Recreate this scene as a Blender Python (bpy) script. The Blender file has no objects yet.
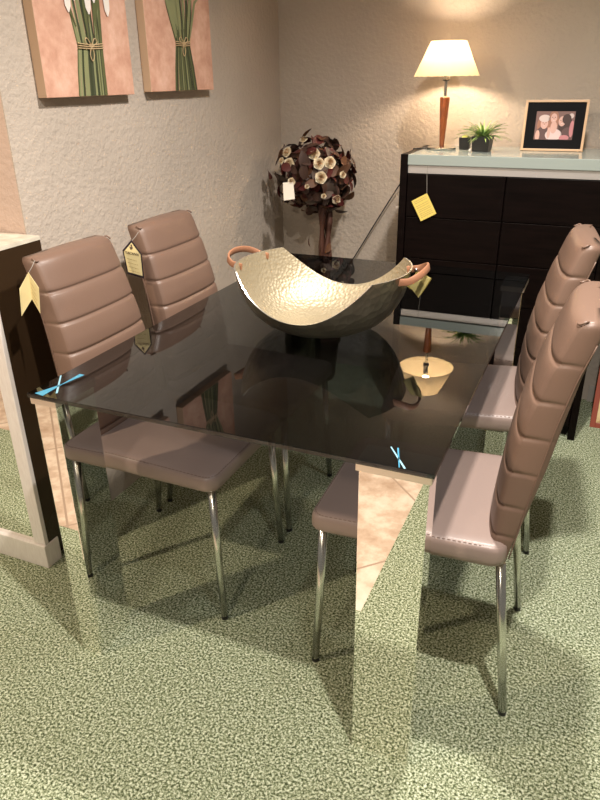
import bpy, bmesh, math, random
from mathutils import Vector, Matrix, noise
PI = math.pi
SC = bpy.context.scene
COL = SC.collection

# ------------------------------------------------------------------ camera
cam_d = bpy.data.cameras.new('camera')
cam = bpy.data.objects.new('camera', cam_d); COL.objects.link(cam)
cam_d.sensor_fit = 'HORIZONTAL'; cam_d.sensor_width = 36.0; cam_d.lens = 679.6 * 36 / 600
cam_d.clip_start = 0.01; cam_d.clip_end = 50
YAW, PITCH, ROLL = 0.4135, 0.4418, -0.0151
_f = Vector((-math.sin(YAW) * math.cos(PITCH), math.cos(YAW) * math.cos(PITCH), -math.sin(PITCH)))
_r = Vector((math.cos(YAW), math.sin(YAW), 0)); _u = _r.cross(_f)
_r2 = _r * math.cos(ROLL) + _u * math.sin(ROLL); _u2 = -_r * math.sin(ROLL) + _u * math.cos(ROLL)
cam.matrix_world = Matrix(((_r2.x, _u2.x, -_f.x, 1.0846), (_r2.y, _u2.y, -_f.y, -0.9935), (_r2.z, _u2.z, -_f.z, 1.3603), (0, 0, 0, 1)))
SC.camera = cam

# ------------------------------------------------------------------ world, exposure
SC.view_settings.view_transform = 'Standard'; SC.view_settings.look = 'None'
SC.view_settings.exposure = 0.0; SC.view_settings.gamma = 1.0; SC.view_settings.use_curve_mapping = False
wd = bpy.data.worlds.new('world'); SC.world = wd; wd.use_nodes = True
bg = wd.node_tree.nodes['Background']; bg.inputs[0].default_value = (1.0, 0.90, 0.78, 1); bg.inputs[1].default_value = 0.20

# ------------------------------------------------------------------ shop spot lights on the ceiling
def spot(name, loc, target, power, size=70, blend=0.5, radius=0.03, color=(1, .935, .86)):
    d = bpy.data.lights.new(name, 'SPOT'); d.energy = power; d.color = color
    d.spot_size = math.radians(size); d.spot_blend = blend; d.shadow_soft_size = radius
    o = bpy.data.objects.new(name, d); COL.objects.link(o); o.location = loc
    o.rotation_euler = (Vector(target) - Vector(loc)).to_track_quat('-Z', 'Y').to_euler()
    return o
spot('ceiling_spot', (0.93, 0.70, 2.42), (0.72, 0.50, 0), 185, 140, .8, .05)
spot('ceiling_spot', (1.16, -0.42, 2.42), (0.80, -.10, 0), 185, 115, .7, .025, (1, .93, .85))
spot('ceiling_spot', (-1.1, -1.3, 2.42), (-.7, .1, 0.5), 135, 120, .7, .05, (1, .82, .60))
spot('ceiling_spot', (0.55, -2.2, 2.42), (0.2, 1.2, 0.9), 75, 120, .8, .10, (1, .86, .70))

# ------------------------------------------------------------------ materials
def mat(name, color=(.8, .8, .8), rough=.5, metal=0.0, spec=.5, emis=None, estr=1.0, coat=0.0):
    m = bpy.data.materials.new(name); m.use_nodes = True
    b = m.node_tree.nodes['Principled BSDF']
    b.inputs['Base Color'].default_value = (*color, 1); b.inputs['Roughness'].default_value = rough
    b.inputs['Metallic'].default_value = metal; b.inputs['Specular IOR Level'].default_value = spec
    b.inputs['Coat Weight'].default_value = coat; b.inputs['Coat Roughness'].default_value = .08
    if emis: b.inputs['Emission Color'].default_value = (*emis, 1); b.inputs['Emission Strength'].default_value = estr
    return m
def nodes(m): return m.node_tree.nodes, m.node_tree.links, m.node_tree.nodes['Principled BSDF']
def tex(m, kind, scale, detail=2, rough=.5, stretch=None):
    N, L, b = nodes(m); tc = N.new('ShaderNodeTexCoord'); mp = N.new('ShaderNodeMapping')
    L.new(tc.outputs['Object'], mp.inputs[0])
    if stretch: mp.inputs['Scale'].default_value = stretch
    t = N.new('ShaderNodeTexNoise' if kind == 'noise' else 'ShaderNodeTexVoronoi')
    t.inputs['Scale'].default_value = scale
    if kind == 'noise': t.inputs['Detail'].default_value = detail; t.inputs['Roughness'].default_value = rough
    L.new(mp.outputs[0], t.inputs['Vector'])
    return t
def ramp(m, src, stops, to='Base Color'):
    N, L, b = nodes(m); r = N.new('ShaderNodeValToRGB'); e = r.color_ramp.elements
    e[0].position, e[0].color = stops[0][0], (*stops[0][1], 1); e[1].position, e[1].color = stops[-1][0], (*stops[-1][1], 1)
    for p, c in stops[1:-1]:
        k = e.new(p); k.color = (*c, 1)
    L.new(src, r.inputs[0])
    if to: L.new(r.outputs[0], b.inputs[to])
    return r
def bump(m, src, strength, dist):
    N, L, b = nodes(m); k = N.new('ShaderNodeBump'); k.inputs['Strength'].default_value = strength
    k.inputs['Distance'].default_value = dist; L.new(src, k.inputs['Height'])
    L.new(k.outputs[0], b.inputs['Normal']); return k

def plaster(name, color):
    m = mat(name, color, .85, spec=.25)
    t = tex(m, 'noise', 62, 3, .55); k = bump(m, t.outputs['Fac'], .5, .010)
    t2 = tex(m, 'noise', 3.0, 2)
    c = color; ramp(m, t2.outputs['Fac'], [(.3, tuple(x * .93 for x in c)), (.7, tuple(min(1, x * 1.05) for x in c))])
    return m
M_wall = plaster('wall_plaster', (.475, .405, .34))
M_pink = plaster('pink_plaster', (.56, .42, .35))
M_ceil = mat('ceiling_paint', (.55, .5, .45), .9)

M_carpet = mat('green_carpet', (.3, .35, .2), 1.0, spec=.05)
t = tex(M_carpet, 'noise', 172, 3, .8)
ramp(M_carpet, t.outputs['Fac'], [(.39, (.04, .052, .022)), (.46, (.17, .205, .105)), (.53, (.42, .465, .30)), (.61, (.78, .82, .65))])
t = tex(M_carpet, 'noise', 150, 3, .7); bump(M_carpet, t.outputs['Fac'], .7, .010)

M_tile = mat('beige_marble_tile', (.7, .55, .4), .3)
t = tex(M_tile, 'noise', 9, 6, .65); cr = ramp(M_tile, t.outputs['Fac'], [(.32, (.48, .33, .23)), (.48, (.64, .48, .36)), (.54, (.74, .59, .46)), (.68, (.82, .70, .58))], None)
N, L, b = nodes(M_tile)
tc = N.new('ShaderNodeTexCoord'); mp = N.new('ShaderNodeMapping'); mp.inputs['Rotation'].default_value = (0, 0, PI / 4)
br = N.new('ShaderNodeTexBrick'); br.offset = 0; br.inputs['Scale'].default_value = 1.0
br.inputs['Brick Width'].default_value = .58; br.inputs['Row Height'].default_value = .58; br.inputs['Mortar Size'].default_value = .004
br.inputs['Mortar'].default_value = (.42, .30, .22, 1)
L.new(tc.outputs['Object'], mp.inputs[0]); L.new(mp.outputs[0], br.inputs['Vector'])
L.new(cr.outputs[0], br.inputs['Color1']); L.new(cr.outputs[0], br.inputs['Color2']); L.new(br.outputs['Color'], b.inputs['Base Color'])

M_chrome = mat('chrome', (.66, .66, .62), .20, 1.0)
M_mirror = mat('mirror_steel', (.90, .88, .84), .012, 1.0)
M_satin = mat('satin_metal', (.82, .74, .66), .30, .8)
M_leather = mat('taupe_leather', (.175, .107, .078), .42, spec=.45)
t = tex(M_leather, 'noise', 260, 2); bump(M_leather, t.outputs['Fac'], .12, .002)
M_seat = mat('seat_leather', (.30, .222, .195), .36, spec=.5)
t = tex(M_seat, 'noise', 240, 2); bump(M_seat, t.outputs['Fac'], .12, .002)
M_thread = mat('thread', (.20, .13, .10), .8)
M_black = mat('black_plastic', (.012, .011, .011), .4)
M_cab = mat('black_brown_lacquer', (.014, .008, .008), .35, spec=.12)
t = tex(M_cab, 'noise', 6, 3, .6, (1, 1, 12)); ramp(M_cab, t.outputs['Fac'], [(.3, (.0025, .0012, .001)), (.7, (.006, .003, .0025))])
M_dbrown = mat('dark_brown_gloss', (.035, .020, .010), .16, spec=.5)
M_alu = mat('brushed_aluminium', (.62, .58, .56), .42, .7)
M_gtop = mat('frosted_glass', (.33, .375, .35), .16, spec=.6)
M_white = mat('white_lacquer', (.78, .72, .68), .4)
t = tex(M_white, 'noise', 25, 3, .6, (6, 6, 1)); ramp(M_white, t.outputs['Fac'], [(.3, (.74, .67, .63)), (.65, (.82, .76, .72))])
M_stone = mat('pale_stone', (.62, .56, .46), .25)
t = tex(M_stone, 'noise', 30, 4); ramp(M_stone, t.outputs['Fac'], [(.3, (.5, .45, .36)), (.7, (.72, .66, .55))])
M_edge = mat('glass_edge', (.62, .74, .66), .15)
M_wood = mat('reddish_wood', (.40, .12, .035), .28, coat=.5)
t = tex(M_wood, 'noise', 30, 4, .6, (8, 8, 1)); ramp(M_wood, t.outputs['Fac'], [(.3, (.16, .038, .010)), (.7, (.32, .095, .028))])
M_base = mat('skirting_paint', (.42, .38, .34), .5)
M_cord = mat('black_cord', (.012, .010, .010), .5)
M_blue = mat('pale_blue_mark', (.06, .27, .42), .25)  # two blues for the thin flat marks on the glass at its front corners
M_blue2 = mat('white_blue_mark', (.25, .48, .60), .25)

# tinted glass: thin-sheet glass, dark transmission and a clear mirror reflection on its outer faces
M_glass = bpy.data.materials.new('smoked_glass'); M_glass.use_nodes = True
N = M_glass.node_tree.nodes; L = M_glass.node_tree.links; N.clear()
out = N.new('ShaderNodeOutputMaterial'); mx = N.new('ShaderNodeMixShader')
tr = N.new('ShaderNodeBsdfTransparent'); tr.inputs[0].default_value = (.315, .335, .355, 1)
gl = N.new('ShaderNodeBsdfGlossy'); gl.inputs['Roughness'].default_value = .004; gl.inputs[0].default_value = (.95, .97, .98, 1)
fr = N.new('ShaderNodeFresnel'); fr.inputs[0].default_value = 1.62
ge = N.new('ShaderNodeNewGeometry'); sb = N.new('ShaderNodeMath'); sb.operation = 'SUBTRACT'; sb.inputs[0].default_value = 1
mu = N.new('ShaderNodeMath'); mu.operation = 'MULTIPLY'
L.new(ge.outputs['Backfacing'], sb.inputs[1]); L.new(fr.outputs[0], mu.inputs[0]); L.new(sb.outputs[0], mu.inputs[1])
L.new(mu.outputs[0], mx.inputs[0]); L.new(tr.outputs[0], mx.inputs[1]); L.new(gl.outputs[0], mx.inputs[2]); L.new(mx.outputs[0], out.inputs[0])

M_bin = mat('hammered_champagne_metal', (.44, .375, .26), .48, .6)
t = tex(M_bin, 'voronoi', 105); bump(M_bin, t.outputs['Distance'], .45, .004)
M_bout = mat('dark_bronze', (.20, .17, .12), .36, .85)
t = tex(M_bout, 'voronoi', 42); bump(M_bout, t.outputs['Distance'], .5, .005)
t = tex(M_bout, 'noise', 9, 4); ramp(M_bout, t.outputs['Fac'], [(.3, (.16, .14, .10)), (.7, (.38, .33, .24))])
M_rim = mat('bright_rim', (.88, .87, .80), .22, .9)
M_tan = mat('tan_leather', (.34, .155, .085), .5)
M_rivet = mat('steel_rivet', (.85, .83, .8), .2, 1.0)

# ------------------------------------------------------------------ mesh helpers
def obj(name, bm, mats, parent=None, smooth=False, angle=None):
    bmesh.ops.recalc_face_normals(bm, faces=bm.faces)
    me = bpy.data.meshes.new(name); bm.to_mesh(me); bm.free()
    for m in (mats if isinstance(mats, (list, tuple)) else [mats]): me.materials.append(m)
    if smooth or angle:
        for p in me.polygons: p.use_smooth = True
        if angle: me.set_sharp_from_angle(angle=math.radians(angle))
    o = bpy.data.objects.new(name, me); COL.objects.link(o)
    if parent: o.parent = parent
    return o
def thing(name, label, cat, loc=(0, 0, 0), rz=0, group=None):
    o = bpy.data.objects.new(name, None); COL.objects.link(o); o.empty_display_size = .1
    o.location = loc; o.rotation_euler = (0, 0, rz); o['label'] = label; o['category'] = cat
    if group: o['group'] = group
    return o
def tag(o, label, cat, group=None):
    o['label'] = label; o['category'] = cat
    if group: o['group'] = group
    return o
def struct(name, bm, m): o = obj(name, bm, m); o['kind'] = 'structure'; return o
def box(bm, x0, x1, y0, y1, z0, z1, bev=0, mi=0):
    vs = [bm.verts.new((x, y, z)) for x in (x0, x1) for y in (y0, y1) for z in (z0, z1)]
    fs = []
    for q in ((0, 1, 3, 2), (4, 6, 7, 5), (0, 4, 5, 1), (2, 3, 7, 6), (0, 2, 6, 4), (1, 5, 7, 3)):
        f = bm.faces.new([vs[i] for i in q]); f.material_index = mi; fs.append(f)
    if bev:
        es = {e for f in fs for e in f.edges}
        r = bmesh.ops.bevel(bm, geom=list(es), offset=bev, segments=2, affect='EDGES', profile=.6)
        for f in r['faces']: f.material_index = mi
    return bm
def B(*a, **k): return box(bmesh.new(), *a, **k)
def tube(bm, pts, rad, n=12, cap=True, mi=0):
    pts = [Vector(p) for p in pts]; rads = rad if isinstance(rad, (list, tuple)) else [rad] * len(pts)
    rings = []; up = None
    for i, p in enumerate(pts):
        d = (pts[min(i + 1, len(pts) - 1)] - pts[max(i - 1, 0)]).normalized()
        if up is None: up = d.orthogonal().normalized()
        up = (up - d * up.dot(d)).normalized(); s = d.cross(up)
        rings.append([bm.verts.new(p + (up * math.cos(2 * PI * k / n) + s * math.sin(2 * PI * k / n)) * rads[i]) for k in range(n)])
    for a, b_ in zip(rings, rings[1:]):
        for k in range(n): bm.faces.new((a[k], a[(k + 1) % n], b_[(k + 1) % n], b_[k])).material_index = mi
    if cap: bm.faces.new(rings[0][::-1]).material_index = mi; bm.faces.new(rings[-1]).material_index = mi
    return bm
def T(*a, **k): return tube(bmesh.new(), *a, **k)
def lathe(bm, prof, c=(0, 0, 0), n=40, close=True):
    rings = []
    for r, z in prof:
        rings.append([bm.verts.new((c[0] + r * math.cos(2 * PI * k / n), c[1] + r * math.sin(2 * PI * k / n), c[2] + z)) for k in range(n)])
    for a, b_ in zip(rings, rings[1:]):
        for k in range(n): bm.faces.new((a[k], a[(k + 1) % n], b_[(k + 1) % n], b_[k]))
    if close: bm.faces.new(rings[0][::-1]); bm.faces.new(rings[-1])
    return bm
def LA(*a, **k): return lathe(bmesh.new(), *a, **k)
def interp(tab, x):
    if x <= tab[0][0]: return tab[0][1]
    for (a, b_), (c, d) in zip(tab, tab[1:]):
        if x <= c: return b_ + (d - b_) * (x - a) / (c - a)
    return tab[-1][1]
def text(name, s, size, mtx, m, parent=None, ext=.0002):
    cu = bpy.data.curves.new('txt', 'FONT'); cu.body = s; cu.size = size; cu.extrude = ext; cu.align_x = 'CENTER'
    to = bpy.data.objects.new('txt', cu); COL.objects.link(to)
    dg = bpy.context.evaluated_depsgraph_get()
    me = bpy.data.meshes.new_from_object(to.evaluated_get(dg)); me.transform(mtx); me.name = name
    bpy.data.objects.remove(to); me.materials.clear(); me.materials.append(m)
    o = bpy.data.objects.new(name, me); COL.objects.link(o)
    if parent: o.parent = parent
    return o
def frame3(o, x, y):   # matrix whose local x, y axes are the given directions
    x = Vector(x).normalized(); y = Vector(y); y = (y - x * y.dot(x)).normalized(); z = x.cross(y)
    return Matrix(((x.x, y.x, z.x, o[0]), (x.y, y.y, z.y, o[1]), (x.z, y.z, z.z, o[2]), (0, 0, 0, 1)))

# ------------------------------------------------------------------ the room
WX, WY, RY = -0.364, 2.132, 0.445     # left wall, back wall, return wall
bm = bmesh.new()
vs = [bm.verts.new((x, y, 0)) for x, y in ((.64, -3.5), (3.2, -3.5), (3.2, 2.3), (-2.8, 2.3), (-2.8, -.40), (.64, -.40))]
f = bm.faces.new(vs); r = bmesh.ops.extrude_face_region(bm, geom=[f])
bmesh.ops.translate(bm, vec=(0, 0, -.05), verts=[v for v in r['geom'] if isinstance(v, bmesh.types.BMVert)])
struct('floor', bm, M_carpet)
struct('floor_tiled', B(-2.8, .64, -3.5, -.40, -.05, -.0005), M_tile)
struct('wall_back', B(WX - .1, 3.2, WY, WY + .1, 0, 2.6), M_wall)
bm = B(WX - .1, WX, RY + .1, WY, 0, 2.6); box(bm, WX - .003, WX, RY, RY + .1, 0, 2.6); struct('wall_left', bm, M_wall)
struct('wall_side', B(-2.8, WX - .003, RY, RY + .1, 0, 2.6), M_pink)
struct('ceiling', B(-2.8, 3.2, -3.5, 2.3, 2.6, 2.66), M_ceil)
struct('baseboard_back', B(1.16, 3.2, WY - .018, WY, 0, .075, bev=.003), M_base)

# ------------------------------------------------------------------ dining table
GW, GL, GH = .896, 1.397, .75
table = thing('dining_table', 'rectangular dining table with smoked black glass top on four mirrored slab legs', 'table', (0, 0, 0))
obj('glass_top', B(0, GW, 0, GL, GH - .010, GH, bev=.0012), M_glass, table)
def tleg(x0, x1, y0, y1):
    l = obj('leg', B(x0, x1, y0, y1, 0, .722, bev=.0015), M_mirror, table)
    obj('cap_plate', B(x0 - .005, x1 + .005, y0 - .005, y1 + .005, .722, .7398, bev=.001), M_satin, l)
    return l
tleg(.004, .064, .012, .138); tleg(.757, .886, .012, .074); tleg(.826, .890, 1.259, 1.385); tleg(.006, .135, 1.323, 1.385)
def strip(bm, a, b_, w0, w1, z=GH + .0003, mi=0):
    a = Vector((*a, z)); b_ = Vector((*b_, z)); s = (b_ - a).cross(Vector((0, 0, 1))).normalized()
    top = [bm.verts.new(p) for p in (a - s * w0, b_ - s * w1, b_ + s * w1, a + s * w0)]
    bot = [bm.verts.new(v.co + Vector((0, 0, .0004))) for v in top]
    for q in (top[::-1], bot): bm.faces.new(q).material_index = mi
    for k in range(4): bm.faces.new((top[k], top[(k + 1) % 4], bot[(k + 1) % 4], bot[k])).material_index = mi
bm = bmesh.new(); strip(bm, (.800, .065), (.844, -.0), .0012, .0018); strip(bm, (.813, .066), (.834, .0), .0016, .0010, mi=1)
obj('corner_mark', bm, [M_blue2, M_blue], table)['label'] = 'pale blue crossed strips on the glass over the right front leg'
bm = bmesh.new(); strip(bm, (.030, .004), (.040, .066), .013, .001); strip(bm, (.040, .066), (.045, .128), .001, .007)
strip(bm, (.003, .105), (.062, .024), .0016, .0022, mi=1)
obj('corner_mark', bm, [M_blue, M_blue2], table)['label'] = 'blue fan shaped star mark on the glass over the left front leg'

# ------------------------------------------------------------------ chairs (local: sitter faces +X)
XF = [(.42, -.160), (.47, -.165), (.55, -.170), (.65, -.181), (.75, -.199), (.85, -.227), (.93, -.256), (.985, -.280)]
XR = [(.42, -.215), (.47, -.226), (.55, -.246), (.65, -.268), (.75, -.285), (.85, -.303), (.93, -.325), (.985, -.345)]
HW = [(.42, .182), (.55, .172), (.75, .160), (.93, .151), (.985, .148)]
SEAMS = [.876, .797, .718, .639, .560, .490]
def backrest_bm():
    bm = bmesh.new(); z0, z1 = .430, .960
    zs = set()
    k = z0
    while k < z1: zs.add(round(k, 4)); k += .010
    for s in SEAMS:
        for d in (-.008, -.005, -.0025, 0, .0025, .005, .008): zs.add(round(s + d, 4))
    for d in (.020, .013, .007, .003, .001, 0): zs.add(round(z1 - d, 4))
    zs = sorted(z for z in zs if z <= z1)
    rings = []
    for z in zs:
        xf, xr, hw = interp(XF, z), interp(XR, z), interp(HW, z)
        g = sum(.0045 * math.exp(-((z - s) / .0045) ** 2) for s in SEAMS)
        puff = 0
        ed = [z0] + sorted(SEAMS) + [z1]
        for a, b_ in zip(ed, ed[1:]):
            if a <= z <= b_: u = (z - a) / (b_ - a); puff = .0022 * (1 - abs(2 * u - 1) ** 3.5)
        d = z1 - z; rnd = 0
        if d < .016: rnd = .016 - math.sqrt(max(0, .016 ** 2 - (.016 - d) ** 2))
        ring = []
        NF = 26
        for i in range(NF + 1):                       # front, from -y to +y
            s = -1 + 2 * i / NF; ss = math.sin(s * PI / 2)
            y = hw * ss
            bulge = .016 * abs(ss) ** 3.5
            corner = .006 * max(0, (abs(ss) - .93) / .07) ** 2
            x = xf - bulge - corner - g + puff * (1 - abs(ss) ** 4) - rnd
            yy = y * (1 - (g * .55 + rnd * .55) / hw)
            ring.append(bm.verts.new((x, yy, z - .010 * 0)))
        mid = (xf - .05 + xr) / 2
        ring.append(bm.verts.new((mid, hw - g * .4 + .0015 - rnd * .6, z)))
        for i in range(NF // 2 + 1):                  # back, +y to -y
            s = 1 - 4 * i / NF; ss = math.sin(s * PI / 2)
            x = xr + .004 * abs(ss) ** 8 + rnd * .8
            ring.append(bm.verts.new((x, (hw - .004 - rnd * .5) * ss, z)))
        ring.append(bm.verts.new((mid, -hw + g * .4 - .0015 + rnd * .6, z)))
        rings.append(ring)
    n = len(rings[0])
    for a, b_ in zip(rings, rings[1:]):
        for k in range(n): bm.faces.new((a[k], a[(k + 1) % n], b_[(k + 1) % n], b_[k]))
    bm.faces.new(rings[0][::-1])
    # top cap: shrink towards the middle line
    top = rings[-1]; c = sum((v.co for v in top), Vector()) / n
    inn = [bm.verts.new(c + (v.co - c) * .5 + Vector((0, 0, .002))) for v in top]
    for k in range(n): bm.faces.new((top[k], top[(k + 1) % n], inn[(k + 1) % n], inn[k]))
    bm.faces.new(inn)
    # the top edge rises slightly towards the middle and leans back
    for v in bm.verts:
        if v.co.z > .90: v.co.z += (.006 * (1 - (v.co.y / .165) ** 2)) * (v.co.z - .90) / .08
    return bm
def rrect(hx0, hx1, hy, r, n=7):
    pts = []
    for cx, cy, a0 in ((hx1 - r, hy - r, 0), (hx0 + r, hy - r, 90), (hx0 + r, -hy + r, 180), (hx1 - r, -hy + r, 270)):
        for k in range(n): a = math.radians(a0 + 90 * k / (n - 1)); pts.append((cx + r * math.cos(a), cy + r * math.sin(a)))
    return pts
def seat_bm():
    bm = bmesh.new(); rings = []
    lev = [(.419, .016), (.421, .006), (.426, .001), (.433, -.001), (.443, -.001), (.455, -.0005), (.4630, .0015), (.4655, .0035), (.4650, .0050), (.4675, .0075), (.4700, .014), (.4720, .035), (.4735, .08), (.475, .13)]
    for z, ins in lev:
        r = max(.032 - ins * .2, .012); ring = []
        for x, y in rrect(-.215 + ins, .222 - ins, .205 - ins, r):
            zz = z + .010 * (-(x - .0) / .2) * (1 if z > .43 else .5) * .6
            ring.append(bm.verts.new((x, y, zz)))
        rings.append(ring)
    n = len(rings[0])
    for a, b_ in zip(rings, rings[1:]):
        for k in range(n): bm.faces.new((a[k], a[(k + 1) % n], b_[(k + 1) % n], b_[k]))
    bm.faces.new(rings[0][::-1]); bm.faces.new(rings[-1])
    return bm
CHAIRS = 'taupe dining chairs around the glass table'
def make_chair(label):
    t = thing('dining_chair', label, 'chair', group=CHAIRS)
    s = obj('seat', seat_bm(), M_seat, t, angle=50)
    bm = bmesh.new()
    pp = [(x, y, .4672 - .03 * x) for x, y in rrect(-.187, .2155, .1985, .03)]
    for i in range(len(pp)):
        a = Vector(pp[i]); b_ = Vector(pp[(i + 1) % len(pp)]); d = (b_ - a).length; k = max(1, int(d / .011))
        for j in range(k):
            p, q = a.lerp(b_, (j + .15) / k), a.lerp(b_, (j + .75) / k)
            tube(bm, [p, q], .0009, n=5)
    obj('stitching', bm, M_thread, s)
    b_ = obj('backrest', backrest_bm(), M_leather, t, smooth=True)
    for sgn in (-1, 1):
        bm = bmesh.new()
        pts = [((interp(XF, z) - .05 + interp(XR, z)) / 2 - .004, sgn * (interp(HW, z) + .0008), z) for z in [.44 + .02 * i for i in range(25)]]
        tube(bm, pts, .0016, n=6)
        obj('side_piping', bm, M_leather, b_, smooth=True)
    for sgn in (-1, 1):
        y = sgn * .140; x = interp(XF, .955) - .024
        pts = [(x + .004 - .010 * math.cos(a), y + sgn * .008 * math.sin(a), .9575 + .003 * math.sin(2 * a)) for a in [i * PI / 6 for i in range(7)]]
        obj('corner_tuck', T(pts, [.0008, .002, .0026, .0022, .0026, .002, .0008], n=8), M_leather, b_, smooth=True)
    obj('seat_frame', B(-.17, .19, -.17, .17, .408, .4205, bev=.003), M_black, t)
    for sx, sy in ((1, -1), (1, 1), (-1, -1), (-1, 1)):
        if sx > 0: a, m_, c = (.196, sy * .174, .418), (.204, sy * .180, .2), (.213, sy * .187, .012)
        else: a, m_, c = (-.205, sy * .172, .418), (-.232, sy * .179, .2), (-.255, sy * .186, .012)
        l = obj('leg', T([a, m_, c], [.0108, .0102, .0094], n=20), M_chrome, t, smooth=True)
        obj('foot_glide', LA([(.0086, 0), (.0095, .0015), (.0095, .009), (.0090, .0115)], c=(c[0], c[1], 0), n=18), M_black, l)
    return t
def copy_tree(o, parent=None):
    c = o.copy(); COL.objects.link(c)
    if parent: c.parent = parent
    for ch in list(o.children): copy_tree(ch, c)
    return c
ch0 = make_chair('taupe leather dining chair nearest the left front leg, under a folded yellow tag')
ch0.location = (.085, .440, 0)
for loc, rz, lab in (((.085, .880, 0), 0, 'taupe leather dining chair on the left side farther back, with an outlined pointed price tag'),
                     ((.795, .405, 0), PI + .035, 'taupe leather dining chair in the right foreground, its seat partly lit pink'),
                     ((.760, 1.022, 0), PI + .125, 'taupe leather dining chair behind the right foreground chair, in front of the dark cabinet')):
    c = copy_tree(ch0); c.location = loc; c.rotation_euler.z = rz; c['label'] = lab

# ------------------------------------------------------------------ bowl
bowl = thing('decorative_bowl', 'hammered champagne metal boat shaped bowl with tan leather handles on the glass table', 'bowl', (.442, .632, GH + .0006))
HP = [(0, 0), (.05, .0005), (.09, .004), (.13, .016), (.16, .033), (.185, .056), (.203, .082), (.218, .115), (.226, .145), (.231, .173)]
def h_of(r): return interp(HP, r)
def dip(x): return .070 + .103 * (abs(x) / .181) ** 2.1
def r_rim(th):
    lo, hi = .05, .231
    for _ in range(40):
        m_ = (lo + hi) / 2
        if h_of(m_) < min(.173, dip(m_ * math.cos(th))): lo = m_
        else: hi = m_
    return lo
bm = bmesh.new(); NT, NR = 120, 30; ac = math.acos(.181 / .231)
ths = sorted([2 * PI * k / NT for k in range(NT)] + [ac, PI - ac, PI + ac, 2 * PI - ac]); outer, inner = [], []
for th in ths:
    R = r_rim(th); ro, ri = [], []
    for j in range(1, NR + 1):
        r_ = R * j / NR; h = h_of(r_)
        dr = .002; sl = (h_of(min(r_ + dr, .231)) - h_of(r_ - dr)) / (min(r_ + dr, .231) - r_ + dr); nn = math.hypot(sl, 1)
        ro.append(bm.verts.new((r_ * math.cos(th), r_ * math.sin(th), h)))
        rr = r_ - .0038 * sl / nn; hh = h + .0038 / nn * (1 if j < NR else 0)
        ri.append(bm.verts.new((rr * math.cos(th), rr * math.sin(th), hh)))
    outer.append(ro); inner.append(ri)
co = bm.verts.new((0, 0, 0)); ci = bm.verts.new((0, 0, .0038)); n = len(ths)
for i in range(n):
    a, b_ = i, (i + 1) % n
    bm.faces.new((co, outer[b_][0], outer[a][0])).material_index = 1; bm.faces.new((ci, inner[a][0], inner[b_][0])).material_index = 0
    for j in range(NR - 1):
        bm.faces.new((outer[a][j], outer[b_][j], outer[b_][j + 1], outer[a][j + 1])).material_index = 1
        bm.faces.new((inner[a][j], inner[a][j + 1], inner[b_][j + 1], inner[b_][j])).material_index = 0
    bm.faces.new((outer[a][-1], outer[b_][-1], inner[b_][-1], inner[a][-1])).material_index = 2
obj('bowl_body', bm, [M_bin, M_bout, M_rim], bowl, angle=50)
def ribbon(bm, pts, ups, w, th):
    rings = []
    for i, p in enumerate(pts):
        d = (Vector(pts[min(i + 1, len(pts) - 1)]) - Vector(pts[max(i - 1, 0)])).normalized(); u = Vector(ups[i]); u = (u - d * u.dot(d)).normalized(); s = d.cross(u)
        rings.append([bm.verts.new(Vector(p) + u * a * w / 2 + s * b_ * th / 2) for a, b_ in ((-1, -.6), (-.8, -1), (.8, -1), (1, -.6), (1, .6), (.8, 1), (-.8, 1), (-1, .6))])
    for a, b_ in zip(rings, rings[1:]):
        for k in range(8): bm.faces.new((a[k], a[(k + 1) % 8], b_[(k + 1) % 8], b_[k]))
    bm.faces.new(rings[0][::-1]); bm.faces.new(rings[-1])
for sg, rot in ((1, .06), (-1, -.10)):
    pts, ups = [], []
    for k in range(25):
        a = -PI / 2 + PI * k / 24
        x = sg * (.222 + .050 * max(0, math.cos(a)) ** .55); y = .068 * (math.sin(a))
        if k in (0, 24): x = sg * .208
        z = .158 + .024 * max(0, math.cos(a)) ** .8
        pts.append((x, y, z)); ups.append((-.25 * sg, 0, 1))
    bm = bmesh.new(); ribbon(bm, pts, ups, .017, .0055)
    bmesh.ops.rotate(bm, verts=bm.verts, cent=(0, 0, 0), matrix=Matrix.Rotation(rot, 3, 'Z'))
    h = obj('handle', bm, M_tan, bowl, angle=50)
    for y in (-.066, .066):
        p = Matrix.Rotation(rot, 3, 'Z') @ Vector((sg * .232, y * .97, .160))
        bm = bmesh.new(); bmesh.ops.create_uvsphere(bm, u_segments=12, v_segments=8, radius=.0055, matrix=Matrix.Translation(p))
        obj('rivet', bm, M_rivet, h, smooth=True)

# ------------------------------------------------------------------ dark cabinet at the back
CX0, CX1, CY0, CY1, CH = .343, 1.130, 1.70, 2.10, 1.093
cab = thing('dark_cabinet', 'tall black brown cabinet with pale glass top against the back wall', 'cabinet', ((CX0 + CX1) / 2, 1.9, 0))
def loc(o): return o
def cb(name, *a, m=M_cab, parent=cab, **k):
    cx = (CX0 + CX1) / 2
    a = (a[0] - cx, a[1] - cx, a[2] - 1.9, a[3] - 1.9, a[4], a[5]); return obj(name, B(*a, **k), m, parent)
cb('carcass', CX0 + .03, CX1 - .03, CY0 + .022, CY1, .05, 1.023)
cb('plinth', CX0 + .03, CX1 - .03, CY0 + .04, CY1 - .02, 0, .05)
cb('side_panel', CX0, CX0 + .028, CY0 - .004, CY1, 0, CH, bev=.0015); cb('side_panel', CX1 - .028, CX1, CY0 - .004, CY1, 0, CH, bev=.0015)
cb('aluminium_strip', CX0 + .029, CX1 - .029, CY0 + .004, CY1, 1.0235, 1.054, m=M_alu, bev=.001)
cb('glass_top', CX0 + .029, CX1 - .029, CY0 - .004, CY1, 1.0545, CH - .0005, m=M_gtop, bev=.002)
zt = 1.021; hs = [.163, .163, .163, .163, .163, .150]
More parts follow.
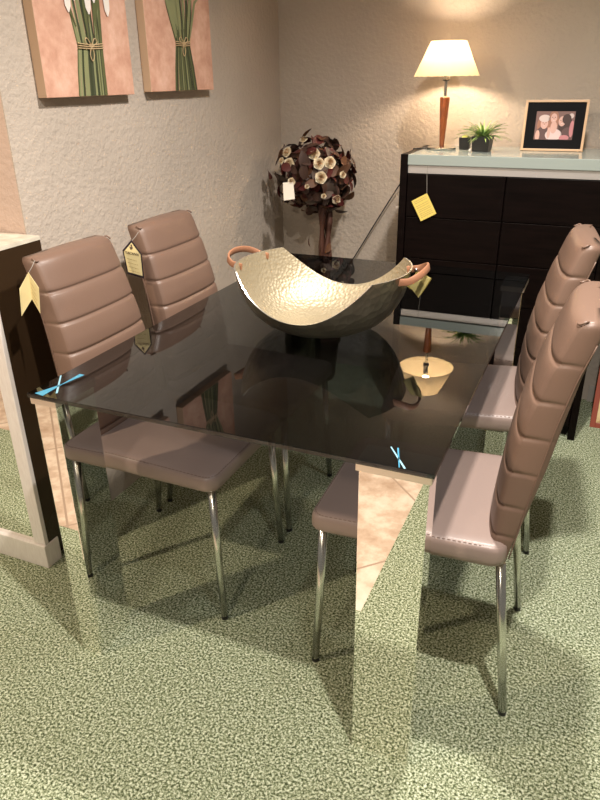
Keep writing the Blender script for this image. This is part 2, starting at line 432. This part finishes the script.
for k, hh in enumerate(hs):
    for x0, x1 in ((CX0 + .031, .7425), (.7475, CX1 - .031)):
        cb('drawer_front', x0, x1, CY0, CY0 + .020, zt - hh + .003, zt, bev=.0012)
    zt -= hh

# table lamp
LX, LY, LZ = .448, 1.925, CH
lamp = thing('table_lamp', 'lit table lamp with cream conical shade and tapered wooden stem on the dark cabinet', 'lamp', (LX, LY, LZ))
obj('base', LA([(.056, 0), (.058, .002), (.058, .008), (.053, .011), (.03, .0135), (.012, .016)], n=48), M_chrome, lamp, angle=40)
obj('wooden_stem', LA([(.0095, .0155), (.010, .03), (.0195, .188), (.0185, .193)], n=24), M_wood, lamp, angle=40)
obj('chrome_neck', LA([(.0135, .193), (.0065, .197), (.006, .25)], n=20), M_chrome, lamp, angle=40)
obj('bulb_socket', LA([(.006, .25), (.014, .253), (.014, .262), (.011, .268), (.011, .30)], n=20), M_black, lamp, angle=40)
M_bulb = mat('lit_bulb', (1, .9, .7), emis=(1, .78, .56), estr=680)
bm = bmesh.new(); bmesh.ops.create_uvsphere(bm, u_segments=20, v_segments=12, radius=.019, matrix=Matrix.Translation((0, 0, .336)))
obj('bulb', bm, M_bulb, lamp, smooth=True)
M_shade = bpy.data.materials.new('cream_shade_fabric'); M_shade.use_nodes = True
N = M_shade.node_tree.nodes; L = M_shade.node_tree.links; N.clear(); out = N.new('ShaderNodeOutputMaterial')
a = N.new('ShaderNodeBsdfDiffuse'); a.inputs[0].default_value = (.66, .54, .35, 1); t2 = N.new('ShaderNodeBsdfTranslucent'); t2.inputs[0].default_value = (.60, .46, .27, 1)
mx = N.new('ShaderNodeMixShader'); mx.inputs[0].default_value = .24; L.new(a.outputs[0], mx.inputs[1]); L.new(t2.outputs[0], mx.inputs[2]); L.new(mx.outputs[0], out.inputs[0])
bm = bmesh.new(); n = 96; rings = []
for z, r_, w in ((.269, .1255, .0012), (.272, .1235, .0), (.32, .1000, 0), (.36, .081, 0), (.389, .0675, 0)):
    rings.append([bm.verts.new(((r_ + (w if k % 4 < 2 else -w)) * math.cos(2 * PI * k / n), (r_ + (w if k % 4 < 2 else -w)) * math.sin(2 * PI * k / n), z - (w * 1.2 if k % 4 < 2 else 0))) for k in range(n)])
for a, b_ in zip(rings, rings[1:]):
    for k in range(n): bm.faces.new((a[k], a[(k + 1) % n], b_[(k + 1) % n], b_[k]))
obj('lamp_shade', bm, M_shade, lamp, smooth=True)
bm = bmesh.new(); tube(bm, [(-.067, 0, .386), (.067, 0, .386)], .0012, n=6); tube(bm, [(0, 0, .30), (0, -.0, .388)], .001, n=6)
obj('shade_carrier', bm, M_chrome, lamp)
# power cord
def spline(pts, n=10):
    P = [Vector(p) for p in pts]; P = [P[0]] + P + [P[-1]]; o = []
    for i in range(1, len(P) - 2):
        for k in range(n):
            t_ = k / n; a, b_, c, d = P[i - 1], P[i], P[i + 1], P[i + 2]
            o.append(.5 * ((2 * b_) + (c - a) * t_ + (2 * a - 5 * b_ + 4 * c - d) * t_ ** 2 + (3 * b_ - a - 3 * c + d) * t_ ** 3))
    o.append(P[-2]); return o
cp = [(LX - .055, LY + .01, CH + .004), (.39, 1.93, CH + .003), (.350, 1.91, CH + .003), (.337, 1.905, CH - .004), (.332, 1.92, 1.03), (.300, 2.00, .985), (.24, 2.085, .93), (.13, 2.10, .755), (.01, 2.10, .555), (-.10, 2.10, .40), (-.14, 2.10, .2), (-.15, 2.10, .006)]
tag(obj('power_cord', T(spline(cp), .0028, n=8), M_cord, smooth=True), 'thin black lamp cord hanging from the cabinet down to the corner', 'cord')
cb('cable_clip', .322, .3435, 1.735, 1.75, .882, .890, m=M_white, bev=.001)

# plants in pots
def pot_bm(w, h):
    bm = bmesh.new(); lv = [(w * .42, 0), (w * .5, h), (w * .44, h), (w * .42, h - .008)]; rings = []
    for r_, z in lv: rings.append([bm.verts.new((x * r_, y * r_, z)) for x, y in ((-1, -1), (1, -1), (1, 1), (-1, 1))])
    for a, b_ in zip(rings, rings[1:]):
        for k in range(4): bm.faces.new((a[k], a[(k + 1) % 4], b_[(k + 1) % 4], b_[k]))
    bm.faces.new(rings[0][::-1]); bm.faces.new(rings[-1]); bmesh.ops.bevel(bm, geom=bm.edges[:], offset=.001, segments=1, affect='EDGES'); return bm
M_leaf = mat('green_leaf', (.16, .28, .06), .45)
t = tex(M_leaf, 'noise', 40, 2); ramp(M_leaf, t.outputs['Fac'], [(.35, (.07, .15, .03)), (.65, (.30, .44, .12))])
M_moss = mat('yellow_moss', (.35, .36, .08), .9)
M_soil = mat('dark_soil', (.03, .02, .015), .95)
plant = thing('potted_plant', 'spiky green plant in a square black pot right of the table lamp', 'plant', (.616, 1.885, CH), -.08)
obj('pot', pot_bm(.072, .056), M_black, plant); obj('soil', B(-.029, .029, -.029, .029, .046, .0495), M_soil, plant)
random.seed(5); bm = bmesh.new()
for i in range(120):
    az = random.uniform(0, 2 * PI); el = random.uniform(.25, 1.35) if i > 20 else random.uniform(.9, 1.5); ln = random.uniform(.055, .100) * (1.08 if el < .9 else .9); w = random.uniform(.0025, .0042)
    b0 = Vector((math.cos(az) * random.uniform(0, .018), math.sin(az) * random.uniform(0, .018), .049)); s = Vector((-math.sin(az), math.cos(az), 0)); prev = None
    for k in range(6):
        t_ = k / 5; e = el - .5 * t_; p = b0 + Vector((math.cos(az) * math.cos(e), math.sin(az) * math.cos(e), math.sin(e))) * ln * t_
        ww = w * (1 - t_) ** .6 * (0.55 + t_ * .9) + .0001
        cur = (bm.verts.new(p - s * ww), bm.verts.new(p + Vector((0, 0, -.0012))), bm.verts.new(p + s * ww))
        if prev: bm.faces.new((prev[0], prev[1], cur[1], cur[0])); bm.faces.new((prev[1], prev[2], cur[2], cur[1]))
        prev = cur
o = obj('leaves', bm, M_leaf, plant, smooth=True)
p2 = thing('small_pot', 'small black pot with a little moss behind the spiky plant', 'pot', (.536, 1.955, CH))
obj('pot', pot_bm(.045, .045), M_black, p2)
bm = bmesh.new(); bmesh.ops.create_icosphere(bm, subdivisions=2, radius=.020, matrix=Matrix.Translation((0, 0, .036)) @ Matrix.Diagonal((1, 1, .8, 1)))
for v in bm.verts: v.co += v.co.normalized() * random.uniform(-.002, .002)
obj('moss', bm, M_moss, p2)
tag(obj('white_button', LA([(.001, 0), (.004, .001), (.0055, .004), (.0055, .007), (.004, .0105), (.001, .011)], c=(.577, 1.848, CH), n=16), M_white, angle=40), 'tiny white round object in front of the small black pot', 'ornament')

# picture frame with a group photo
M_gold = mat('pale_gold_wood', (.66, .44, .27), .35); M_mat = mat('black_mat', (.004, .004, .005), .6, spec=.12)
pf = thing('picture_frame', 'framed photo of three people with black mat standing on the dark cabinet', 'picture frame', (.868, 1.955, CH), .03)
W2, H2 = .110, .178; lean = .22
bm = B(-W2, W2, -.003, .004, 0, H2, bev=.0005); obj('mat_board', bm, M_mat, pf)
bm = bmesh.new()
for a in ((-W2 - .004, -W2 + .005, -.007, .007, 0, H2 + .004), (W2 - .005, W2 + .004, -.007, .007, 0, H2 + .004), (-W2 + .005, W2 - .005, -.007, .007, 0, .008), (-W2 + .005, W2 - .005, -.007, .007, H2 - .004, H2 + .004)): box(bm, *a, bev=.001)
obj('frame', bm, M_gold, pf)
PC = {k: mat('print_' + k, v, .4) for k, v in dict(backdrop=(.19, .10, .09), skin=(.62, .38, .33), hair=(.045, .018, .016), lighthair=(.33, .15, .10), cap=(.62, .50, .48), white=(.66, .52, .52), dark=(.10, .05, .05), rose=(.50, .20, .22)).items()}
bm = bmesh.new(); PL = list(PC)
def ell(cx, cz, rx, rz, m, lay, n=18, rot=0):
    vs = []
    for k in range(n):
        a = 2 * PI * k / n; x, z = rx * math.cos(a), rz * math.sin(a)
        vs.append(bm.verts.new((max(-.069, min(.069, cx + x * math.cos(rot) - z * math.sin(rot))), -.0032 - lay * .00007, max(.042, min(.141, cz + x * math.sin(rot) + z * math.cos(rot))))))
    bm.faces.new(vs).material_index = PL.index(m)
vs = [bm.verts.new(p) for p in ((-.07, -.0032, .041), (.07, -.0032, .041), (.07, -.0032, .142), (-.07, -.0032, .142))]; bm.faces.new(vs).material_index = 0
for a in ((-.038, .093, .026, .034, 'lighthair', 1), (-.040, .062, .024, .026, 'dark', 2), (-.037, .098, .0135, .019, 'skin', 3), (-.038, .117, .021, .013, 'cap', 4), (-.058, .055, .008, .020, 'skin', 3),
          (-.005, .108, .019, .040, 'lighthair', 4), (.000, .058, .030, .022, 'white', 5), (-.002, .085, .012, .022, 'skin', 6), (-.005, .118, .0115, .017, 'skin', 7), (-.018, .066, .006, .020, 'skin', 8),
          (.040, .090, .026, .036, 'hair', 4), (.050, .058, .024, .028, 'dark', 5), (.026, .107, .0125, .018, 'skin', 6), (.042, .115, .016, .018, 'hair', 7), (.063, .080, .008, .030, 'rose', 8), (.040, .048, .018, .010, 'rose', 7), (.057, .126, .009, .009, 'cap', 3)): ell(*a)
for cx, cz in ((-.037, .098), (-.005, .118), (.026, .107)):
    ell(cx - .005, cz + .003, .002, .0014, 'hair', 9, 8); ell(cx + .005, cz + .003, .002, .0014, 'hair', 9, 8); ell(cx, cz - .008, .004, .0014, 'white', 9, 8); ell(cx, cz - .002, .0012, .003, 'lighthair', 9, 8)
obj('photo_print', bm, list(PC.values()), pf)
obj('easel_strut', T([(0, .004, .12), (0, .060, .0015)], .0025, n=6), M_mat, pf)
for o in pf.children:
    if o.name.startswith('easel'): continue
    for v in o.data.vertices: v.co = Matrix.Rotation(-lean * .6, 3, 'X') @ v.co
for v in [o for o in pf.children if o.name.startswith('easel')][0].data.vertices:
    if v.co.z > .06: v.co.y += .014
# yellow tag on the cabinet
M_ytag = mat('yellow_card', (.72, .56, .13), .6); M_ytag2 = mat('cream_card', (.80, .68, .36), .6); M_ink = mat('dark_ink', (.12, .08, .05), .7); M_ink2 = mat('faded_ink', (.42, .30, .10), .7)
M_str = mat('grey_string', (.30, .27, .24), .7); M_outl = mat('black_outline', (.02, .012, .02), .5)
def quadslab(bm, pts, nrm, th=.0006, mi=0):
    nrm = Vector(nrm).normalized(); a = [bm.verts.new(Vector(p)) for p in pts]; b_ = [bm.verts.new(Vector(p) - nrm * th) for p in pts]; n = len(a)
    bm.faces.new(a).material_index = mi; bm.faces.new(b_[::-1]).material_index = mi
    for k in range(n): bm.faces.new((a[k], b_[k], b_[(k + 1) % n], a[(k + 1) % n])).material_index = mi
tg = thing('price_tag', 'yellow handwritten card hanging on a string from the dark cabinet front', 'tag', (.456, 1.688, .954))
def card_lines(bm, org, ux, uz, nrm, w, rows, mi, seed, m=.12):
    random.seed(seed); org, ux, uz, nrm = Vector(org), Vector(ux), Vector(uz), Vector(nrm)
    for r_, (v, h) in enumerate(rows):
        u = m
        while u < 1 - m:
            l_ = random.uniform(.05, .16); e = min(u + l_, 1 - m)
            a = org + ux * (u * w) + uz * v + nrm * .0003
            quadslab(bm, [a, a + ux * ((e - u) * w), a + ux * ((e - u) * w) + uz * h, a + uz * h], nrm, .0002, mi); u = e + .03
A = Vector((.0, 0, .0)); Bp = Vector((-.0595, 0, -.033)); D = Vector((.042, 0, -.075)); Cc = Bp + D
bm = bmesh.new(); quadslab(bm, [Bp, Cc, Cc - Bp, A], (0, -1, 0), .0007)
obj('card', bm, M_ytag, tg)
ux = (A - Bp).normalized(); uz = -D.normalized(); w = (A - Bp).length; hh = D.length
bm = bmesh.new(); card_lines(bm, Cc, ux, uz, (0, -1, 0), w, [(hh * f_, .0022) for f_ in (.88, .80, .66, .57, .46, .38, .28, .2, .12)], 0, 3)
obj('handwriting', bm, M_ink2, tg); obj('string', T([(0, -.001, -.002), (-.004, -.0035, .072), (-.004, -.001, .10)], .0009, n=6), M_str, tg)

# ------------------------------------------------------------------ tags on chairs and bowl
tg = thing('price_tag', 'folded yellow tag hanging tent like at the corner of the left front chair', 'tag', (-.157, .222, .948))
top = Vector((0, 0, 0)); l0 = Vector((-.020, -.018, -.038)); l1 = l0 + Vector((-.010, 0, -.070)); m1 = Vector((-.004, .000, -.067)); r0 = Vector((.040, -.016, -.030)); r1 = r0 + Vector((-.010, 0, -.064))
bm = bmesh.new(); quadslab(bm, [top, l0, l1, m1], (l0 - top).cross(m1 - top), .0006); quadslab(bm, [top, m1, r1, r0], (m1 - top).cross(r0 - top), .0006)
obj('card', bm, M_ytag2, tg)
bm = bmesh.new(); nn = (m1 - top).cross(r0 - top).normalized(); cxv = (r0 - top)
card_lines(bm, m1 + nn * .0002, (r1 - m1).normalized(), (top - m1).normalized(), nn, (r1 - m1).length, [(.012, .0015), (.024, .0015), (.036, .0015), (.048, .0015)], 0, 8, .2)
obj('handwriting', bm, M_ink2, tg); obj('string', T([(0, 0, -.002), (.004, .012, .012), (-.008, .035, .020)], .0008, n=6), M_str, tg)
tg = thing('price_tag', 'pale pointed tag with dark outline and printed heading on the left rear chair', 'tag', (-.184, .668, .930))
P = [Vector(p) for p in ((0, 0, .004), (-.034, -.004, -.029), (-.026, -.004, -.100), (.032, -.002, -.110), (.032, .0, -.036))]
nrm = (P[1] - P[0]).cross(P[4] - P[0]).normalized()
if nrm.y > 0: nrm = -nrm
bm = bmesh.new(); quadslab(bm, P, nrm, .0007); obj('card_border', bm, M_outl, tg)
c = sum(P, Vector()) / 5; bm = bmesh.new(); quadslab(bm, [c + (p - c) * .86 + nrm * .0004 for p in P], nrm, .0003); obj('card', bm, M_ytag2, tg)
ux = (P[3] - P[2]).normalized(); uy = (P[4] - P[3]).normalized(); hx = (P[4] - P[1]).normalized()
upv = (P[0] - (P[1] + P[4]) / 2); upv = (upv - hx * upv.dot(hx)).normalized()
text('heading', 'TUSCANIA', .0105, frame3((P[1] + P[4]) / 2 - upv * .0065 + nrm * .0022, hx, upv), M_ink, tg)
bm = bmesh.new(); e0 = P[0] - upv * .021 + nrm * .0018
quadslab(bm, [e0 + hx * a + upv * b_ for a, b_ in ((-.006, .001), (0, -.009), (.006, -.003), (.002, .008), (-.002, .006), (.001, -.001))], nrm, .0003); obj('emblem', bm, M_ink, tg)
bm = bmesh.new(); card_lines(bm, P[2] + nrm * .0009, ux, (P[1] - P[2]).normalized(), nrm, (P[3] - P[2]).length, [(.014, .0010), (.026, .0010), (.038, .0012), (.050, .0010)], 0, 4, .2); obj('handwriting', bm, M_ink2, tg)
obj('string', T([(0, 0, 0), (.006, .012, .010), (.0, .040, .020)], .0008, n=6), M_str, tg)
tg = thing('price_tag', 'olive yellow tag hanging under the right handle of the hammered bowl', 'tag', (.700, .640, .905))
bm = bmesh.new(); quadslab(bm, [(-.036, .022, -.022), (-.004, .004, -.048), (.026, -.004, .008), (-.012, .02, .014)], (.3, -1, .1), .0007)
obj('card', bm, mat('olive_card', (.42, .36, .14), .6), tg); obj('string', T([(0, .006, .0), (.008, .01, .018)], .0008, n=6), M_str, tg)

# ------------------------------------------------------------------ mirrored cabinet at the left
SX0, SX1, SY0, SY1, SH = -1.15, -.308, .238, .440, .985
sc = thing('mirror_cabinet', 'dark brown gloss cabinet with white framed mirror front and pale top at the left', 'cabinet', (SX1, SY0, 0))
def sb_(name, *a, m=M_dbrown, **k): a = (a[0] - SX1, a[1] - SX1, a[2] - SY0, a[3] - SY0, a[4], a[5]); return obj(name, B(*a, **k), m, sc)
sb_('side_panel', SX1 - .045, SX1 - .006, SY0 + .016, SY1, .02, SH - .014, bev=.001)
sb_('side_panel', SX0, SX0 + .03, SY0 + .016, SY1, .02, SH - .014)
sb_('back_panel', SX0 + .03, SX1 - .045, SY1 - .02, SY1, .02, SH - .014)
sb_('mirror_panel', SX0 + .03, SX1 - .047, SY0 + .008, SY0 + .014, .082, SH - .04, m=M_mirror)
sb_('frame_post', SX1 - .048, SX1 - .004, SY0 + .001, SY0 + .016, .082, SH - .014, m=M_white, bev=.002)
sb_('frame_post', SX0, SX0 + .032, SY0 + .001, SY0 + .016, .082, SH - .014, m=M_white, bev=.002)
sb_('frame_rail', SX0 + .032, SX1 - .048, SY0 + .001, SY0 + .016, SH - .045, SH - .014, m=M_white, bev=.002)
sb_('base', SX0, SX1 - .002, SY0 - .006, SY0 + .055, 0, .081, m=M_white, bev=.003)
sb_('stone_top', SX0, SX1 - .006, SY0 + .004, SY1, SH - .0135, SH - .003, m=M_stone)
sb_('glass_edge_strip', SX0, SX1, SY0, SY0 + .0035, SH - .0135, SH, m=M_edge)

# ------------------------------------------------------------------ canvases on the left wall
M_canvas = mat('dusty_pink_paint', (.62, .34, .24), .7)
t = tex(M_canvas, 'noise', 14, 5, .65); ramp(M_canvas, t.outputs['Fac'], [(.3, (.50, .25, .17)), (.5, (.62, .35, .25)), (.72, (.74, .47, .36))]); 
M_cside = mat('canvas_side', (.60, .41, .27), .75)
G = [mat('stem_%s' % n_, c_, .6) for n_, c_ in (('dark', (.035, .045, .018)), ('olive', (.10, .11, .04)), ('pale', (.24, .25, .12)), ('shade', (.05, .06, .03)))]
M_petal = mat('white_petal', (.78, .72, .66), .6); M_twine = mat('twine', (.50, .36, .20), .8); M_leaf2 = mat('painted_leaf', (.24, .30, .09), .6)
def canvas(y0, y1, z0, label, kind):
    t = thing('canvas_picture', label, 'picture', (WX, y0, z0), group='stem bouquet canvases on the left wall'); w = y1 - y0; h = .52; d = .032
    bm = B(.001, d, 0, w, 0, h, bev=.002)
    for f in bm.faces: f.material_index = 0 if f.normal.x > .8 else 1
    obj('canvas', bm, [M_canvas, M_cside], t)
    def st(bm, pts, w0, lay, mi):
        pts = [Vector((0, a, b_)) for a, b_ in pts]; x = d + .0002 + lay * .00006; pr = None
        for i, p in enumerate(pts):
            dd = pts[min(i + 1, len(pts) - 1)] - pts[max(0, i - 1)]; s = Vector((0, -dd.z, dd.y)).normalized() * (w0[i] if isinstance(w0, list) else w0)
            cur = (bm.verts.new((x, p.y - s.y, p.z - s.z)), bm.verts.new((x, p.y + s.y, p.z + s.z)))
            if pr: bm.faces.new((pr[0], pr[1], cur[1], cur[0])).material_index = mi
            pr = cur
    bm = bmesh.new(); random.seed(kind)
    tie = .130 if kind == 1 else .147; cb_ = (.195 if kind == 1 else .215); ct = .207 if kind == 1 else .212; bw = .062 if kind == 1 else .074; tw = .052 if kind == 1 else .044; up = .085 if kind == 1 else .10
    for i in range(24):
        s = -1 + 2 * (i + random.uniform(.1, .9)) / 24
        yb, yt, yu = cb_ + s * bw, ct + s * tw, ct - .012 + (s + random.uniform(-.15, .15)) * up
        zb = .001
        pts = [(yb, zb), (yb * .6 + yt * .4, tie * .5), (yt, tie), (yt * .45 + yu * .55, tie + .10), (yu, .40)]
        st(bm, pts, random.uniform(.0028, .0048), i, random.choice((0, 1, 1, 2, 3, 0)))
    for i in range(5 if kind == 1 else 16):
        s = random.uniform(-1, 1); y = ct + s * tw; z = tie + random.uniform(.0, .06)
        st(bm, [(y, z), (y + s * .02, z + .05), (y + s * .05, z + .12), (y + s * .085, z + (.14 if kind == 2 else .2))], [.002, .006, .006, .0008], 26 + i, 2 if kind == 2 else 1)
    obj('painted_stems', bm, G, t)
    bm = bmesh.new()
    for i in range(7 if kind == 1 else 4):
        y = ct - .075 + i * .028 if kind == 1 else ct - .06 + i * .04; z = .245 + .03 * ((i * 7) % 3) + (0 if kind == 1 else .09)
        st(bm, [(y, z - .035), (y, z - .02), (y, z + .02), (y, z + .06)], [.002, .011, .015, .006], 45 + i, 0)
    obj('painted_petals', bm, M_petal, t)
    bm = bmesh.new(); k = d + .005
    for dz in (-.006, 0, .006): tube(bm, [(d + .003, ct - tw - .003, tie + dz), (k, ct, tie - .002 + dz * .8), (d + .003, ct + tw + .003, tie + dz + .002)], .0017, n=5)
    for s in (-1, 1): tube(bm, spline([(k, ct, tie), (k, ct + s * .016, tie + .020), (k, ct + s * .026, tie + .010), (k, ct, tie - .002)], 5), .0014, n=5)
    tube(bm, spline([(k, ct, tie), (k, ct - .010, tie - .022), (k, ct - .002, tie - .038), (k, ct + .008, tie - .02), (k, ct, tie)], 5), .0014, n=5)
    obj('twine_bow', bm, M_twine, t)
    return t
canvas(.573, .968, 1.322, 'pink canvas with white flower stems tied in twine, left of the two on the wall', 1)
canvas(1.062, 1.470, 1.327, 'pink canvas with leafy green stems tied in twine, nearer the room corner', 2)

# ------------------------------------------------------------------ dried flower topiary in the corner
tp = thing('flower_topiary', 'dried brown leaf and cream rose topiary ball on twisted stems in the corner', 'plant', (-.095, 1.935, 0))
M_brn = mat('brown_leaf', (.05, .022, .014), .6); M_bur = mat('burgundy_leaf', (.075, .012, .010), .5); M_gr = mat('grey_brown_leaf', (.09, .06, .045), .65); M_rust = mat('rust_leaf', (.11, .045, .02), .65)
M_cream = mat('cream_petal', (.80, .70, .52), .65); M_cream2 = mat('peach_petal', (.66, .48, .30), .7); M_branch = mat('dark_twig', (.085, .032, .02), .6)
obj('pot', LA([(.075, 0), (.082, .01), (.10, .19), (.108, .195), (.108, .22), (.095, .22), (.09, .205)], n=32), mat('brown_pot', (.06, .035, .025), .5), tp, angle=40)
obj('moss', LA([(.0895, .204), (.06, .212), (.001, .216)], n=24), M_brn, tp, smooth=True)
for k in range(4):
    ph = k * PI / 2; pts = [(.020 * math.cos(ph + z * 5.5) * (1 + .3 * math.sin(z * 9 + k)) + .030, .022 * math.sin(ph + z * 5.5), .20 + z) for z in [i * .03 for i in range(23)]]
    obj('stem', T(pts, [.0125 + .002 * math.sin(i * 1.3 + k) for i in range(23)], n=8), M_branch, tp, smooth=True)
bc = Vector((-.008, 0, .972)); bm = bmesh.new(); random.seed(12)
bmesh.ops.create_icosphere(bm, subdivisions=3, radius=.105, matrix=Matrix.Translation(bc))
def leaf(bm, p, nrm, ln, w, mi, curl=.25):
    nrm = nrm.normalized(); a = nrm.orthogonal().normalized(); a = Matrix.Rotation(random.uniform(0, 2 * PI), 3, nrm) @ a; s = nrm.cross(a); rows = []
    for k in range(6):
        t_ = k / 5; wd_ = w * math.sin(PI * min(.97, t_ * .9 + .07)) ** .7; c = p + a * ln * (t_ - .4) + nrm * (curl * ln * (.3 - (t_ - .4) ** 2))
        rows.append([bm.verts.new(c - s * wd_ + nrm * wd_ * .25), bm.verts.new(c), bm.verts.new(c + s * wd_ + nrm * wd_ * .25)])
    for r0_, r1_ in zip(rows, rows[1:]):
        for j in (0, 1): bm.faces.new((r0_[j], r0_[j + 1], r1_[j + 1], r1_[j])).material_index = mi
for i in range(380):
    d_ = Vector((random.gauss(0, 1), random.gauss(0, 1), random.gauss(0, 1))).normalized()
    R = random.uniform(.11, .185) + (.03 if i % 9 == 0 else 0); p = bc + Vector((d_.x * R, d_.y * R * .95, d_.z * R * .86))
    leaf(bm, p, d_ + Vector((random.uniform(-.7, .7), random.uniform(-.7, .7), random.uniform(-.7, .7))), random.uniform(.045, .075), random.uniform(.013, .024), random.choice((0, 0, 0, 1, 1, 2, 3)))
for p, d_ in (((.02, -.03, .55), (1, 0, 0)), ((.055, -.02, .56), (1, -.5, .3)), ((-.03, -.03, .585), (-1, -.3, 0))): leaf(bm, Vector(p) + Vector((0, 0, .1)), Vector(d_), .05, .015, 3)
o = obj('foliage', bm, [M_brn, M_bur, M_gr, M_rust], tp, smooth=True); o['kind'] = 'stuff'
def rose_bm(r_):
    bm = bmesh.new()
    for lay, (cnt, rr, h) in enumerate(((5, 1.0, .25), (5, .72, .45), (4, .45, .6), (3, .22, .7))):
        for k in range(cnt):
            a0 = 2 * PI * k / cnt + lay * .6; rows = []
            for i in range(4):
                t_ = i / 3; row = []
                for j in range(5):
                    a = a0 + (j - 2) * (PI / cnt) * .85
                    rad = r_ * rr * (.25 + .75 * t_ ** .7) * (1 - .10 * abs(j - 2) * t_); row.append(bm.verts.new((rad * math.cos(a), rad * math.sin(a), r_ * h * t_ ** 1.3 + r_ * .05 * lay)))
                rows.append(row)
            for r0_, r1_ in zip(rows, rows[1:]):
                for j in range(4): bm.faces.new((r0_[j], r0_[j + 1], r1_[j + 1], r1_[j])).material_index = 1 if lay > 1 else 0
    return bm
CX = Vector((1.18, -2.93, .41)).normalized(); RT = Vector((.918, .396, -.014)); UP = Vector((.158 * -1, .398, .904))
rose0 = obj('rose', rose_bm(.034), [M_cream, M_cream2], tp, smooth=True)
first = True
# offsets across the ball: (right, up, size)
for u_, v_, s_ in ((-.125, .095, .9), (-.115, .045, 1.0), (-.055, .150, .7), (-.010, .085, 1.0), (.010, .045, .95), (.055, .050, 1.0), (.018, -.012, 1.0), (.085, -.105, .8), (.110, .0, .6), (-.105, -.03, .7), (.03, -.09, .45), (-.04, -.05, .4), (-.15, .06, .6)):
    d_ = RT * u_ + UP * v_; rem = max(.0, (.168) ** 2 - d_.length_squared * .9) ** .5; p = bc + d_ + CX * (rem + .008)
    o = rose0 if first else rose0.copy()
    if not first: COL.objects.link(o); o.parent = tp
    first = False
    o.location = p; o.rotation_euler = (p - bc).normalized().lerp(CX, .4).to_track_quat('Z', 'Y').to_euler(); o.scale = (s_ * .80,) * 3
bm = bmesh.new(); c = bc + RT * -.117 + UP * -.070 + CX * .150
quadslab(bm, [c + RT * a + UP * b_ for a, b_ in ((-.022, -.040), (.025, -.033), (.018, .040), (-.026, .036))], CX, .001)
tag(obj('white_card', bm, mat('white_paper', (.72, .66, .56), .7)), 'small white card tucked in the left side of the dried flower topiary', 'card').location = tp.location

# ------------------------------------------------------------------ framed poster leaning at the right
M_red = mat('red_brown_frame', (.26, .055, .03), .4)
M_map = mat('yellowed_map', (.62, .46, .22), .6); t = tex(M_map, 'noise', 9, 6, .7); ramp(M_map, t.outputs['Fac'], [(.38, (.42, .25, .10)), (.47, (.62, .47, .24)), (.7, (.72, .58, .34))])
po = thing('framed_poster', 'red brown framed yellowed print leaning on the back wall beside the dark cabinet', 'picture', (1.183, 1.850, 0))
w, h = .50, .70; bm = bmesh.new()
for a in ((0, .022, 0, .022, 0, h), (w - .022, w, 0, .022, 0, h), (.022, w - .022, 0, .022, 0, .022), (.022, w - .022, 0, .022, h - .022, h)): box(bm, *a, bev=.002)
obj('frame', bm, M_red, po); obj('print', B(.0221, w - .0221, .008, .014, .0221, h - .0221), M_map, po)
bm = bmesh.new(); tube(bm, spline([(.035, .0075, .05), (.05, .0075, .065), (.07, .0075, .058), (.085, .0075, .075), (.12, .0075, .07)]), .0012, n=5); obj('drawn_line', bm, M_ink, po)
po.rotation_euler = (-.335, 0, 0)

# speck of paper under the left chair
tag(obj('paper_scrap', B(-.322, -.306, .535, .550, 0, .004, bev=.001), M_white), 'tiny white scrap on the carpet beneath the left chairs', 'scrap')
